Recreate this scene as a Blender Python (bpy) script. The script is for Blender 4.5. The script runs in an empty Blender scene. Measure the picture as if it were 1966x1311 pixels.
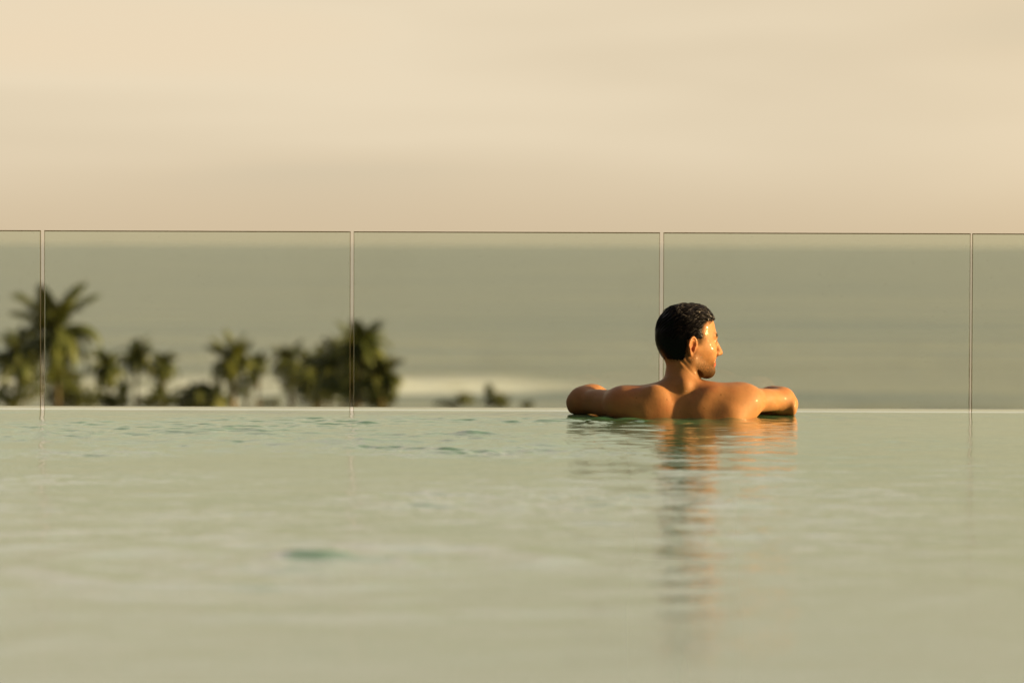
import bpy, math, random
import numpy as np
from mathutils import Vector, Matrix

C = bpy.context.scene
COL = C.collection
R = math.radians
rng = np.random.default_rng(7)
random.seed(7)

# ------------------------------------------------------------------ camera
F = 135 / 36 * 1966            # focal length in photo pixels
CAM_H = 0.5115                 # eye above the pool water
HORIZ = 470.5
pitch = math.atan((655.5 - HORIZ) / F)
cd = bpy.data.cameras.new('camera')
cam = bpy.data.objects.new('camera', cd)
COL.objects.link(cam)
cd.lens = 135; cd.sensor_width = 36; cd.sensor_fit = 'HORIZONTAL'
cd.clip_start = 0.1; cd.clip_end = 200000
cam.location = (0, 0, CAM_H)
cam.matrix_world = Matrix.Translation((0, 0, CAM_H)) @ Matrix.Rotation(math.pi/2 - pitch, 4, 'X') @ Matrix.Rotation(R(0.19), 4, 'Z')
cd.dof.use_dof = True
cd.dof.focus_distance = 11.45
cd.dof.aperture_fstop = 3.9
C.camera = cam

# ------------------------------------------------------------------ light
SUN_EL, SUN_AZ = 10.5, 97.0    # azimuth clockwise from +Y (the view direction)
sd = bpy.data.lights.new('sun', 'SUN')
sun = bpy.data.objects.new('sun', sd); COL.objects.link(sun)
sd.energy = 5.0; sd.angle = R(2.2); sd.color = (1.0, 0.70, 0.30)
sv = Vector((math.sin(R(SUN_AZ))*math.cos(R(SUN_EL)), math.cos(R(SUN_AZ))*math.cos(R(SUN_EL)), math.sin(R(SUN_EL))))
sun.rotation_euler = sv.to_track_quat('Z', 'Y').to_euler()

W = bpy.data.worlds.new('World'); C.world = W; W.use_nodes = True
nt = W.node_tree; nt.nodes.clear()
def N(nt, t, **kw):
    n = nt.nodes.new(t)
    for k, v in kw.items():
        if k.startswith('i_'):
            key = k[2:]
            key = int(key) if key.isdigit() else key.replace('_', ' ')
            n.inputs[key].default_value = v
        else: setattr(n, k, v)
    return n
def L(nt, a, ao, b, bi): nt.links.new(a.outputs[ao], b.inputs[bi])
def ramp(nt, stops, interp='LINEAR'):
    n = nt.nodes.new('ShaderNodeValToRGB'); n.color_ramp.interpolation = interp
    e = n.color_ramp.elements
    while len(e) > 1: e.remove(e[-1])
    e[0].position, e[0].color = stops[0][0], (*stops[0][1], 1)
    for p, c in stops[1:]:
        k = e.new(p); k.color = (*c, 1)
    return n

sky = N(nt, 'ShaderNodeTexSky', sky_type='NISHITA', sun_disc=False, sun_elevation=R(SUN_EL), sun_rotation=R(SUN_AZ))
sky.dust_density = 4.0; sky.air_density = 1.0
skm = N(nt, 'ShaderNodeVectorMath', operation='SCALE'); skm.inputs['Scale'].default_value = 0.10
L(nt, sky, 0, skm, 0)
tc = N(nt, 'ShaderNodeTexCoord')
mp = N(nt, 'ShaderNodeMapping'); mp.inputs['Scale'].default_value = (3.2, 3.2, 22); mp.inputs['Rotation'].default_value = (0, R(1.5), 0)
mp.inputs['Location'].default_value = (0.6, 0.2, 0.3)
L(nt, tc, 'Generated', mp, 0)
cn = N(nt, 'ShaderNodeTexNoise', i_Scale=1.0, i_Detail=3.0, i_Roughness=0.45, i_Distortion=0.4)
L(nt, mp, 0, cn, 'Vector')
cr = ramp(nt, [(0.30, (.620, .545, .400)), (0.45, (.745, .622, .440)), (0.60, (.815, .688, .495)), (0.74, (.832, .682, .480))])
L(nt, cn, 'Fac', cr, 0)
sp = N(nt, 'ShaderNodeSeparateXYZ'); L(nt, tc, 'Generated', sp, 0)
# towards the horizon the cloud deck is duller
hz = N(nt, 'ShaderNodeMapRange', interpolation_type='SMOOTHSTEP'); hz.inputs['From Min'].default_value = -0.002; hz.inputs['From Max'].default_value = 0.032
L(nt, sp, 'Z', hz, 0)
hm = N(nt, 'ShaderNodeMix', data_type='RGBA'); hm.inputs[6].default_value = (.645, .512, .340, 1)
L(nt, hz, 0, hm, 0); L(nt, cr, 0, hm, 7)
# glow to the right, where the sun stands
gx = N(nt, 'ShaderNodeMapRange', interpolation_type='SMOOTHSTEP'); gx.inputs['From Min'].default_value = 0.04; gx.inputs['From Max'].default_value = 0.55
L(nt, sp, 'X', gx, 0)
gm = N(nt, 'ShaderNodeMix', data_type='RGBA'); gm.inputs[7].default_value = (1.05, .74, .36, 1)
gs = N(nt, 'ShaderNodeMath', operation='MULTIPLY', i_1=0.8); L(nt, gx, 0, gs, 0)
L(nt, gs, 0, gm, 0); L(nt, hm, 2, gm, 6)
# overhead: thinner cloud, sky shows through
zn = N(nt, 'ShaderNodeMapRange', interpolation_type='SMOOTHSTEP'); zn.inputs['From Min'].default_value = 0.12; zn.inputs['From Max'].default_value = 0.9
zn.inputs['To Max'].default_value = 0.75
L(nt, sp, 'Z', zn, 0)
zm = N(nt, 'ShaderNodeMix', data_type='RGBA')
L(nt, zn, 0, zm, 0); L(nt, gm, 2, zm, 6); L(nt, skm, 0, zm, 7)
bg = N(nt, 'ShaderNodeBackground'); bg.inputs['Strength'].default_value = 0.54
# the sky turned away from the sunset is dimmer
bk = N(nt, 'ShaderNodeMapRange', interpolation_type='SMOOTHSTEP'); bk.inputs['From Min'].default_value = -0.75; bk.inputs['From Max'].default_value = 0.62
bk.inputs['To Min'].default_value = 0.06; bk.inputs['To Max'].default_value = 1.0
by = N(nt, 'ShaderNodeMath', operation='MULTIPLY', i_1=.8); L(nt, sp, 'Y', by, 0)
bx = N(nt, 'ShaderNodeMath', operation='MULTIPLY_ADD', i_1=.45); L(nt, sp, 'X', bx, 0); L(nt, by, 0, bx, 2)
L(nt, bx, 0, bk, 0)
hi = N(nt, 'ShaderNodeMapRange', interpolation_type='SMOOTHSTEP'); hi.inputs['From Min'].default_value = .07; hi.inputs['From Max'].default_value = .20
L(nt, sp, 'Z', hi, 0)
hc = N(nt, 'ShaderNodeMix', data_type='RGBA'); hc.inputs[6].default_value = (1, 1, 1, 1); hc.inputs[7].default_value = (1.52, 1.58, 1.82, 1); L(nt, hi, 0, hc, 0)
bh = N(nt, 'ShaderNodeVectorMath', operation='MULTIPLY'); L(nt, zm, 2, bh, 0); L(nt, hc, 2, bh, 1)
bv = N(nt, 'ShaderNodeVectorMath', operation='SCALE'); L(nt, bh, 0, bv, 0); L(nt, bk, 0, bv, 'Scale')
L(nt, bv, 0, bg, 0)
wo = N(nt, 'ShaderNodeOutputWorld'); L(nt, bg, 0, wo, 0)

C.view_settings.view_transform = 'Standard'; C.view_settings.look = 'None'
C.view_settings.exposure = 0.90; C.view_settings.gamma = 1.0
C.render.engine = 'CYCLES'
C.cycles.max_bounces = 12; C.cycles.transparent_max_bounces = 24

# ------------------------------------------------------------------ helpers
def wp(px, py, Y, h=CAM_H):
    """photo pixel + distance -> world point"""
    return Vector(((px - 983) * Y / F, Y, h - (py - HORIZ) * Y / F))
def mesh(name, verts, faces, mat=None, parent=None, smooth=False):
    me = bpy.data.meshes.new(name)
    verts = np.asarray(verts, dtype=np.float32).reshape(-1, 3)
    if isinstance(faces, np.ndarray):
        n, k = faces.shape
        me.vertices.add(len(verts)); me.vertices.foreach_set('co', verts.ravel())
        me.loops.add(n*k); me.loops.foreach_set('vertex_index', faces.astype(np.int32).ravel())
        me.polygons.add(n); me.polygons.foreach_set('loop_start', np.arange(0, n*k, k, dtype=np.int32))
        me.update(calc_edges=True)
    else:
        me.from_pydata([tuple(map(float, v)) for v in verts], [], faces); me.update()
    if smooth: me.polygons.foreach_set('use_smooth', np.ones(len(me.polygons), dtype=bool))
    if mat: me.materials.append(mat)
    o = bpy.data.objects.new(name, me); COL.objects.link(o)
    if parent: o.parent = parent
    return o
def tag(o, label=None, cat=None, group=None, kind=None):
    if label: o['label'] = label
    if cat: o['category'] = cat
    if group: o['group'] = group
    if kind: o['kind'] = kind
    return o
def empty(name, loc):
    o = bpy.data.objects.new(name, None); COL.objects.link(o); o.location = loc; o.empty_display_size = .1
    return o
def box(x0, x1, y0, y1, z0, z1):
    v = [(x, y, z) for z in (z0, z1) for y in (y0, y1) for x in (x0, x1)]
    f = [(0, 2, 3, 1), (4, 5, 7, 6), (0, 1, 5, 4), (2, 6, 7, 3), (0, 4, 6, 2), (1, 3, 7, 5)]
    return v, f
def boxes(lst):
    V, Fc = [], []
    for b in lst:
        v, f = box(*b); n = len(V); V += v; Fc += [tuple(i+n for i in q) for q in f]
    return V, Fc
def mat(name):
    m = bpy.data.materials.new(name); m.use_nodes = True
    t = m.node_tree; t.nodes.clear()
    out = t.nodes.new('ShaderNodeOutputMaterial')
    return m, t, out
def principled(name, col, rough=.5, noise=None, bump=None, **kw):
    m, t, out = mat(name)
    p = N(t, 'ShaderNodeBsdfPrincipled'); p.inputs['Base Color'].default_value = (*col, 1); p.inputs['Roughness'].default_value = rough
    for k, v in kw.items(): p.inputs[k.replace('_', ' ')].default_value = v
    L(t, p, 0, out, 0)
    tcn = N(t, 'ShaderNodeTexCoord')
    if noise:
        sc, c2 = noise
        n = N(t, 'ShaderNodeTexNoise', i_Scale=sc, i_Detail=4.0); L(t, tcn, 'Object', n, 'Vector')
        mx = N(t, 'ShaderNodeMix', data_type='RGBA'); mx.inputs[6].default_value = (*col, 1); mx.inputs[7].default_value = (*c2, 1)
        mr = N(t, 'ShaderNodeMapRange'); mr.inputs['From Min'].default_value = .35; mr.inputs['From Max'].default_value = .65
        L(t, n, 0, mr, 0); L(t, mr, 0, mx, 0); L(t, mx, 2, p, 'Base Color')
    if bump:
        sc, d = bump
        n = N(t, 'ShaderNodeTexNoise', i_Scale=sc, i_Detail=4.0); L(t, tcn, 'Object', n, 'Vector')
        b = N(t, 'ShaderNodeBump', i_Strength=1.0, i_Distance=d); L(t, n, 0, b, 'Height'); L(t, b, 0, p, 'Normal')
    return m, t, p

def hash2(ix, iy, seed):
    h = (ix.astype(np.int64)*374761393 + iy.astype(np.int64)*668265263 + seed*974711) & 0xffffffff
    h = ((h ^ (h >> 13)) * 1274126177) & 0xffffffff
    return ((h ^ (h >> 16)) & 0xffff) / 65535.0
def vnoise(x, y, seed=0):
    ix = np.floor(x); iy = np.floor(y); fx = x-ix; fy = y-iy
    fx = fx*fx*fx*(fx*(fx*6-15)+10); fy = fy*fy*fy*(fy*(fy*6-15)+10)
    a = hash2(ix, iy, seed); b = hash2(ix+1, iy, seed); c = hash2(ix, iy+1, seed); d = hash2(ix+1, iy+1, seed)
    return (a*(1-fx)+b*fx)*(1-fy) + (c*(1-fx)+d*fx)*fy
def fbm(x, y, seed=0, oct=4, gain=.5):
    s = 0; a = 1; t = 0
    for i in range(oct):
        s = s + a*vnoise(x*2**i, y*2**i, seed+i*17); t += a; a *= gain
    return s/t
def sstep(a, b, x):
    t = np.clip((x-a)/(b-a), 0, 1); return t*t*(3-2*t)
def gridmesh(name, xs, ys, Z, m, smooth=True):
    X, Y = np.meshgrid(xs, ys, indexing='xy')
    v = np.stack([X, Y, Z], -1).reshape(-1, 3)
    nx, ny = len(xs), len(ys)
    i = (np.arange(ny-1)[:, None]*nx + np.arange(nx-1)[None, :]).ravel()
    f = np.stack([i, i+1, i+1+nx, i+nx], 1)
    return mesh(name, v, f, m, smooth=smooth)

# ================================================================== the setting
GROUND = -18.2; SEA = -18.5
# ---- sea
xs = np.concatenate([-np.geomspace(30000, 130, 40), np.arange(-120, 121, 1.25), np.geomspace(130, 30000, 40)])
ys = np.concatenate([np.arange(405, 640, 1.5), np.geomspace(642, 2500, 150), np.geomspace(2600, 90000, 60)])
X, Y = np.meshgrid(xs, ys, indexing='xy')
Z = np.zeros_like(X)
xp = 983 + X*F/Y                                     # where the crests start and stop along the beach
rid = [(446, .75, 3.6, 10, 300, 3), (462, .35, 4.0, -200, 300, 9), (480, .55, 4.0, -200, 12, 5), (492, .5, 3.6, 0, 60, 15), (515, .8, 4.5, -200, 8, 6),
       (548, .8, 5, -200, 2, 2), (575, .45, 5, -200, 200, 7), (608, .5, 6, -60, 200, 8), (660, .6, 8, -200, 200, 11), (735, .6, 9, -200, 250, 12), (840, .6, 12, -200, 250, 14), (980, .7, 16, -300, 300, 16)]
for (yc, h, w, xa, xb, sdn) in rid:
    wob = (fbm(X/40, X*0+sdn, sdn, 3)-.5)*14
    env = sstep(xa-12, xa+12, X)*(1-sstep(xb-12, xb+12, X))*(.35+.9*fbm(X/14, X*0, sdn+40, 2))
    Z += h*env*np.exp(-((Y-yc-wob)/w)**2)
Z += .18*(fbm(X/9, Y/5, 91, 3)-.5)*np.exp(-Y/1500)
Z[Y > 3000] = 0
sea = gridmesh('sea', xs, ys, Z + SEA, None)
# white water of the breakers
f1 = fbm(X/8, Y/4.2, 5, 5, .62)
leftband = (1-sstep(-30, -12, X)) * sstep(445, 475, Y)*(1-sstep(525, 560, Y))
midband = sstep(-22, -14, X)*(1-sstep(-6, 9, X)) * sstep(478, 490, Y)*(1-sstep(532, 552, Y))
rightband = sstep(-16, -4, X)*(1-sstep(6, 22, X)) * sstep(484, 496, Y)*(1-sstep(512, 532, Y))*.55
foam = np.clip(leftband*sstep(.36, .50, f1) + midband*sstep(.18, .36, f1) + rightband*sstep(.36, .6, f1), 0, 1)
far = sstep(600, 640, Y)*(1-sstep(700, 740, Y))*sstep(.60, .70, f1)*.10
foam = np.clip(foam+far, 0, 1).ravel()
at = sea.data.attributes.new('foam', 'FLOAT', 'POINT'); at.data.foreach_set('value', foam.astype(np.float32))
m, t, out = mat('sea_water')
p = N(t, 'ShaderNodeBsdfPrincipled'); p.inputs['Roughness'].default_value = .32; p.inputs['IOR'].default_value = 1.33
g = N(t, 'ShaderNodeNewGeometry')
mpn = N(t, 'ShaderNodeMapping'); mpn.inputs['Scale'].default_value = (.10, .28, .3); L(t, g, 'Position', mpn, 0)
n1 = N(t, 'ShaderNodeTexNoise', i_Scale=1.0, i_Detail=5.0, i_Roughness=.6); L(t, mpn, 0, n1, 'Vector')
mpb = N(t, 'ShaderNodeMapping'); mpb.inputs['Scale'].default_value = (.004, .034, .01); L(t, g, 'Position', mpb, 0)
n2 = N(t, 'ShaderNodeTexNoise', i_Scale=1.0, i_Detail=8.0, i_Roughness=.62); L(t, mpb, 0, n2, 'Vector')
b = N(t, 'ShaderNodeBump', i_Strength=1.0, i_Distance=.9); L(t, n1, 0, b, 'Height'); L(t, b, 0, p, 'Normal')
cr = ramp(t, [(.38, (.125, .160, .118)), (.5, (.225, .235, .155)), (.62, (.315, .300, .185))]); L(t, n2, 0, cr, 0)
fa = N(t, 'ShaderNodeAttribute', attribute_name='foam')
mx = N(t, 'ShaderNodeMix', data_type='RGBA'); mx.inputs[7].default_value = (.95, .94, .88, 1); L(t, fa, 'Fac', mx, 0); L(t, cr, 0, mx, 6); L(t, mx, 2, p, 'Base Color')
L(t, p, 0, out, 0)
sea.data.materials.append(m)
tag(sea, kind='structure')

# ---- ground behind the beach, hidden by the pool but under the trees
gm_, _, _ = principled('coastal_ground', (.16, .13, .07), .9, noise=(.05, (.07, .08, .03)))
xs = np.linspace(-260, 260, 131); ys = np.linspace(-60, 424, 122)
X, Y = np.meshgrid(xs, ys, indexing='xy')
Z = GROUND + .5*(fbm(X/20, Y/20, 3)-.5)*(1-sstep(380, 420, Y)) - .6*sstep(395, 424, Y)
ground = gridmesh('ground', xs, ys, Z, gm_); tag(ground, kind='structure')

# ---- pool shell and its wet lip
LIP0, LIP1 = 11.76, 12.04
tile, t, p = principled('green_pool_mosaic', (.075, .20, .125), .25)
tcn = N(t, 'ShaderNodeTexCoord'); br = N(t, 'ShaderNodeTexBrick', offset=0.0); br.inputs['Scale'].default_value = 20
br.inputs['Color1'].default_value = (.07, .20, .12, 1); br.inputs['Color2'].default_value = (.085, .215, .13, 1); br.inputs['Mortar'].default_value = (.085, .205, .125, 1)
br.inputs['Mortar Size'].default_value = .03; br.inputs['Brick Width'].default_value = .5; br.inputs['Row Height'].default_value = .5
L(t, tcn, 'Object', br, 'Vector'); L(t, br, 0, p, 'Base Color')
PX = 4.5
v, f = boxes([(-PX, PX, -2.0, LIP0-.002, -1.45, -1.30)]);
floor = mesh('pool_floor', v, f, tile); tag(floor, kind='structure')
stone, t, p = principled('wet_edge_stone', (.30, .25, .16), .12, noise=(9, (.30, .26, .17)), bump=(60, .0006), Coat_Weight=1.0)
p.inputs['Coat Roughness'].default_value = .04
pw = empty('pool_edge', (0, LIP0, 0)); tag(pw, 'pale wet infinity edge of the pool under the glass', 'pool edge')
def lip_mesh():
    # the rounded coping in cross section, run along x
    prof = [(LIP0, -.25), (LIP0, -.012), (LIP0+.006, -.003), (LIP0+.02, .0015), (LIP0+.12, .0022), (LIP1-.02, .003), (LIP1-.006, .001), (LIP1, -.008), (LIP1, -.25)]
    n = 121; xs_ = np.linspace(-PX, PX, n); V = []; Fq = []
    for x in xs_:
        dz = .0007*(float(vnoise(np.array(x*3.1), np.array(0.5), 8))-.5)
        for (y, z) in prof: V.append((x, y, z+dz))
    k = len(prof)
    for i in range(n-1):
        for j in range(k-1): Fq.append((i*k+j, i*k+j+1, (i+1)*k+j+1, (i+1)*k+j))
        Fq.append((i*k+k-1, i*k, (i+1)*k, (i+1)*k+k-1))
    Fq.append(tuple(range(k))); Fq.append(tuple((n-1)*k+i for i in reversed(range(k))))
    return V, Fq
v, f = lip_mesh(); o = mesh('coping', v, f, stone, smooth=True); o.parent = pw; o.location = (0, -LIP0, 0)
v, f = box(-PX, PX, LIP0+.002, LIP1-.01, -18.4, -.25); o = mesh('wall', v, f, tile, pw); o.location = (0, -LIP0, 0)
for nm, b_ in (('pool_wall_left', (-PX-.3, -PX, -2, LIP1, -18.4, .0)), ('pool_wall_right', (PX, PX+.3, -2, LIP1, -18.4, .0)), ('pool_wall_near', (-PX-.3, PX+.3, -2.3, -2.0, -18.4, .0))):
    v, f = box(*b_); o = mesh(nm, v, f, tile); tag(o, kind='structure')

# ---- pool water
xs = np.concatenate([np.arange(-PX, -1.9, .05), np.arange(-1.9, 1.9, .0065), np.arange(1.9, PX+.01, .05)])
ys = np.concatenate([np.arange(-2, 3.5, .08), np.arange(3.5, 7, .02), np.arange(7, 9, .012), np.arange(9, LIP0+.010, .010), [LIP0+.012]])
X, Y = np.meshgrid(xs, ys, indexing='xy')
Z = .0050*(fbm(X*1.1, Y*.9, 21, 3)-.5)
calm = (1-sstep(.1, .9, X)*.6)*(.55+.9*sstep(.4, .65, fbm(X*.9, Y*1.7, 23, 2)))
chop = (fbm(X*7 + 2*vnoise(X*2, Y*2, 4), Y*8, 31, 3, .5)-.5)
nearf = .45+.55*sstep(4.0, 7.0, Y)
Z += .0085*(fbm(X*5, Y*11, 57, 3)-.5)*np.exp(-((X-.45)/.7)**2-((Y-8.6)/2.2)**2)
Z += .0072*(fbm(X*6, Y*14, 58, 3)-.5)*np.exp(-((X+.3)/.8)**2-((Y-10.4)/.9)**2)
Z += .0034*chop*calm*(.5+.5*nearf)
fl = .35 + 1.3*sstep(.45, .7, fbm(X*1.6, Y*1.3, 55, 3)) + 1.8*np.exp(-((X+.15)/.7)**2-((Y-10.1)/.7)**2) + 1.2*np.exp(-((X+.1)/.5)**2-((Y-11.2)/.25)**2)
Z += .0042*(fbm(X*12, Y*17, 51, 3, .6)-.5)*calm*nearf*fl
def boil(cx, cy, amp, rad, sdn):
    dx = X-cx; dy = Y-cy
    wx_ = dx + .10*(fbm(X*4, Y*4, sdn, 3)-.5); wy_ = dy + .14*(fbm(X*4, Y*4, sdn+9, 3)-.5)
    r = np.hypot(wx_, wy_)
    z = amp*np.exp(-(r/rad)**2)*(.50+1.9*np.clip(fbm(X*9, Y*9, sdn+3, 3, .5)-.36, 0, 1))
    z += amp*.35*np.exp(-(r/(rad*5))**2)*(fbm(X*9, Y*11, sdn+7, 5, .62)-.5)
    tx = fbm(X*3, Y*3, sdn+5, 3)
    for k, (rr, a) in enumerate(((rad*2.2, .34), (rad*3.3, .22), (rad*4.6, .15), (rad*6.2, .08))):
        z += amp*a*np.exp(-((r-rr)/(rad*.42))**2)*sstep(.35, .65, tx+.1*np.sin(k*2.1+np.arctan2(dy, dx)*2))
    return z
Z += boil(-.40, 9.92, .017, .11, 61) + boil(-.34, 6.15, .017, .18, 71)
Z += boil(-.10, 10.35, .006, .06, 81) + boil(.45, 7.6, .006, .10, 85) + boil(-1.1, 8.2, .004, .08, 88)
# ripples spreading from the swimmer
for (cx, cy, am) in ((.45, 11.33, .0022), (.20, 11.5, .0016), (.72, 11.45, .0008)):
    r = np.hypot(X-cx, (Y-cy)*.9) + .03*(fbm(X*7, Y*7, 95, 2)-.5)
    Z += am*np.sin(r*70)*np.exp(-r/.32)
Z *= (1 - .55*sstep(11.5, LIP0-.02, Y))
Z += .0022*sstep(LIP0-.3, LIP0, Y)
water = gridmesh('pool_water', xs, ys, Z, None); tag(water, kind='structure')
m, t, out = mat('pool_water')
g = N(t, 'ShaderNodeNewGeometry')
mpn = N(t, 'ShaderNodeMapping'); mpn.inputs['Scale'].default_value = (14, 22, 8); L(t, g, 'Position', mpn, 0)
n1 = N(t, 'ShaderNodeTexNoise', i_Scale=1.0, i_Detail=4.0, i_Roughness=.6, i_Distortion=.3); L(t, mpn, 0, n1, 'Vector')
npm = N(t, 'ShaderNodeMapping'); npm.inputs['Scale'].default_value = (1.3, 2.6, 1); L(t, g, 'Position', npm, 0)
npn = N(t, 'ShaderNodeTexNoise', i_Scale=1.0, i_Detail=3.0); L(t, npm, 0, npn, 'Vector')
nmr = N(t, 'ShaderNodeMapRange'); nmr.inputs['From Min'].default_value = .42; nmr.inputs['From Max'].default_value = .62; nmr.inputs['To Min'].default_value = .0014; nmr.inputs['To Max'].default_value = .0026; L(t, npn, 0, nmr, 0)
b = N(t, 'ShaderNodeBump', i_Strength=1.0); L(t, nmr, 0, b, 'Distance'); L(t, n1, 0, b, 'Height')
gl = N(t, 'ShaderNodeBsdfGlossy'); gl.inputs['Roughness'].default_value = .03; L(t, b, 0, gl, 'Normal')
gl.inputs['Color'].default_value = (1, .985, .97, 1)
tr = N(t, 'ShaderNodeBsdfTransparent'); tr.inputs['Color'].default_value = (.60, .84, .66, 1)
df = N(t, 'ShaderNodeBsdfDiffuse'); df.inputs['Color'].default_value = (.10, .31, .16, 1)
bm_ = N(t, 'ShaderNodeMixShader', i_0=.6); L(t, tr, 0, bm_, 1); L(t, df, 0, bm_, 2)
fr = N(t, 'ShaderNodeFresnel', i_IOR=1.33); L(t, b, 0, fr, 'Normal')
ms = N(t, 'ShaderNodeMixShader'); L(t, fr, 0, ms, 0); L(t, bm_, 0, ms, 1); L(t, gl, 0, ms, 2); L(t, ms, 0, out, 0)
water.data.materials.append(m)

# ---- glass balustrade
m, t, out = mat('tinted_glass')
tr = N(t, 'ShaderNodeBsdfTransparent'); tr.inputs['Color'].default_value = (.895, .940, .895, 1)
gl = N(t, 'ShaderNodeBsdfGlossy'); gl.inputs['Roughness'].default_value = .01
fr = N(t, 'ShaderNodeFresnel', i_IOR=1.45)
g = N(t, 'ShaderNodeNewGeometry')
# faint dried water marks
nz = N(t, 'ShaderNodeTexNoise', i_Scale=2.2, i_Detail=5.0); L(t, g, 'Position', nz, 'Vector')
mr = N(t, 'ShaderNodeMapRange'); mr.inputs['From Min'].default_value = .55; mr.inputs['From Max'].default_value = .85; mr.inputs['To Max'].default_value = .05
L(t, nz, 0, mr, 0)
vor = N(t, 'ShaderNodeTexVoronoi', i_Scale=38.0); L(t, g, 'Position', vor, 'Vector')
mv = N(t, 'ShaderNodeMapRange'); mv.inputs['From Min'].default_value = .10; mv.inputs['From Max'].default_value = .04; mv.inputs['To Max'].default_value = .16
L(t, vor, 'Distance', mv, 0)
ad = N(t, 'ShaderNodeMath', operation='ADD'); L(t, mr, 0, ad, 0); L(t, mv, 0, ad, 1)
ms = N(t, 'ShaderNodeMixShader'); L(t, fr, 0, ms, 0); L(t, tr, 0, ms, 1); L(t, gl, 0, ms, 2)
df = N(t, 'ShaderNodeBsdfDiffuse'); df.inputs['Color'].default_value = (.5, .5, .42, 1)
m2 = N(t, 'ShaderNodeMixShader'); L(t, ad, 0, m2, 0); L(t, ms, 0, m2, 1); L(t, df, 0, m2, 2)
L(t, m2, 0, out, 0)
glassm = m
m, t, out = mat('glass_edge')
df = N(t, 'ShaderNodeBsdfPrincipled'); df.inputs['Base Color'].default_value = (.30, .26, .16, 1); df.inputs['Roughness'].default_value = .3
tr = N(t, 'ShaderNodeBsdfTransparent'); tr.inputs['Color'].default_value = (.74, .72, .56, 1)
ms = N(t, 'ShaderNodeMixShader', i_0=.35); L(t, tr, 0, ms, 1); L(t, df, 0, ms, 2); L(t, ms, 0, out, 0)
edgem = m
m, t, out = mat('glass_top_edge')
df = N(t, 'ShaderNodeBsdfPrincipled'); df.inputs['Base Color'].default_value = (.16, .13, .06, 1); df.inputs['Roughness'].default_value = .3  # dark line of refraction along the rim, put into the colour
tr = N(t, 'ShaderNodeBsdfTransparent'); tr.inputs['Color'].default_value = (.5, .45, .28, 1)
ms = N(t, 'ShaderNodeMixShader', i_0=.5); L(t, tr, 0, ms, 1); L(t, df, 0, ms, 2); L(t, ms, 0, out, 0)
topm = m
GY = 12.055; ppm = F/GY; TOP = .5525; TH = .012
spans = [(-489+11, 77.5), (84.5, 672.3), (678.5, 1266.3), (1273.2, 1862.6), (1866.3, 2454)]
labels = ['clear glass panel cut off by the left edge of the photo',
          'clear glass panel in front of the tall palms at the left',
          'clear glass panel in front of the white surf, left of the man',
          'clear glass panel behind the right shoulder of the man, only sea beyond it',
          'clear glass panel cut off by the right edge of the photo']
for (a, b_), lb in zip(spans, labels):
    x0 = (a-983)/ppm; x1 = (b_-983)/ppm
    r_ = empty('glass_panel', ((x0+x1)/2, GY, -.20)); tag(r_, lb, 'glass panel', 'glass balustrade panels along the pool edge')
    e = .0016; te = .0034; hw = (x1-x0)/2; hh = TOP+.20
    v, f = box(-hw+e, hw-e, 0, TH, 0, hh-te); mesh('pane', v, f, glassm, r_)
    v, f = box(-hw, -hw+e-.0001, 0, TH, 0, hh-te); mesh('side_edge', v, f, edgem, r_)
    v, f = box(hw-e+.0001, hw, 0, TH, 0, hh-te); mesh('side_edge', v, f, edgem, r_)
    v, f = box(-hw, hw, 0, TH, hh-te+.0001, hh); mesh('top_edge', v, f, topm, r_)
    v, f = box(-hw+.02, hw-.02, -.004, TH+.02, -.12, .0-.001); mesh('clamp_rail', v, f, stone, r_)

# ================================================================== trees
def leafmat(name, a, b_):
    m, t, p = principled(name, a, .55, noise=(1.3, b_))
    return m
LEAF = {'palm': leafmat('palm_leaf', (.092, .118, .022), (.140, .145, .026)),
        'dark': leafmat('dark_leaf', (.085, .110, .028), (.150, .150, .030)),
        'gold': leafmat('golden_leaf', (.170, .175, .022), (.10, .115, .018)),
        'olive': leafmat('olive_leaf', (.135, .135, .028), (.085, .105, .022)),
        'pale': leafmat('pale_leaf', (.18, .19, .09), (.12, .14, .06))}
BARK, _, _ = principled('palm_bark', (.16, .11, .055), .9, noise=(3, (.09, .065, .035)))
BARKL, _, _ = principled('sunlit_bark', (.34, .19, .04), .9, noise=(2, (.18, .11, .04)))  # orange sunlight on one trunk, put into its bark colour
def tube(pts, rads, n=8):
    V = []; Fq = []
    for i, (p_, r_) in enumerate(zip(pts, rads)):
        d = (Vector(pts[min(i+1, len(pts)-1)]) - Vector(pts[max(i-1, 0)])).normalized()
        q = d.to_track_quat('Z', 'Y')
        for k in range(n):
            a = 2*math.pi*k/n
            V.append(Vector(p_) + q @ Vector((math.cos(a)*r_, math.sin(a)*r_, 0)))
    for i in range(len(pts)-1):
        for k in range(n): Fq.append((i*n+k, i*n+(k+1) % n, (i+1)*n+(k+1) % n, (i+1)*n+k))
    Fq.append(tuple(reversed(range(n)))); Fq.append(tuple((len(pts)-1)*n+k for k in range(n)))
    return V, Fq
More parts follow.
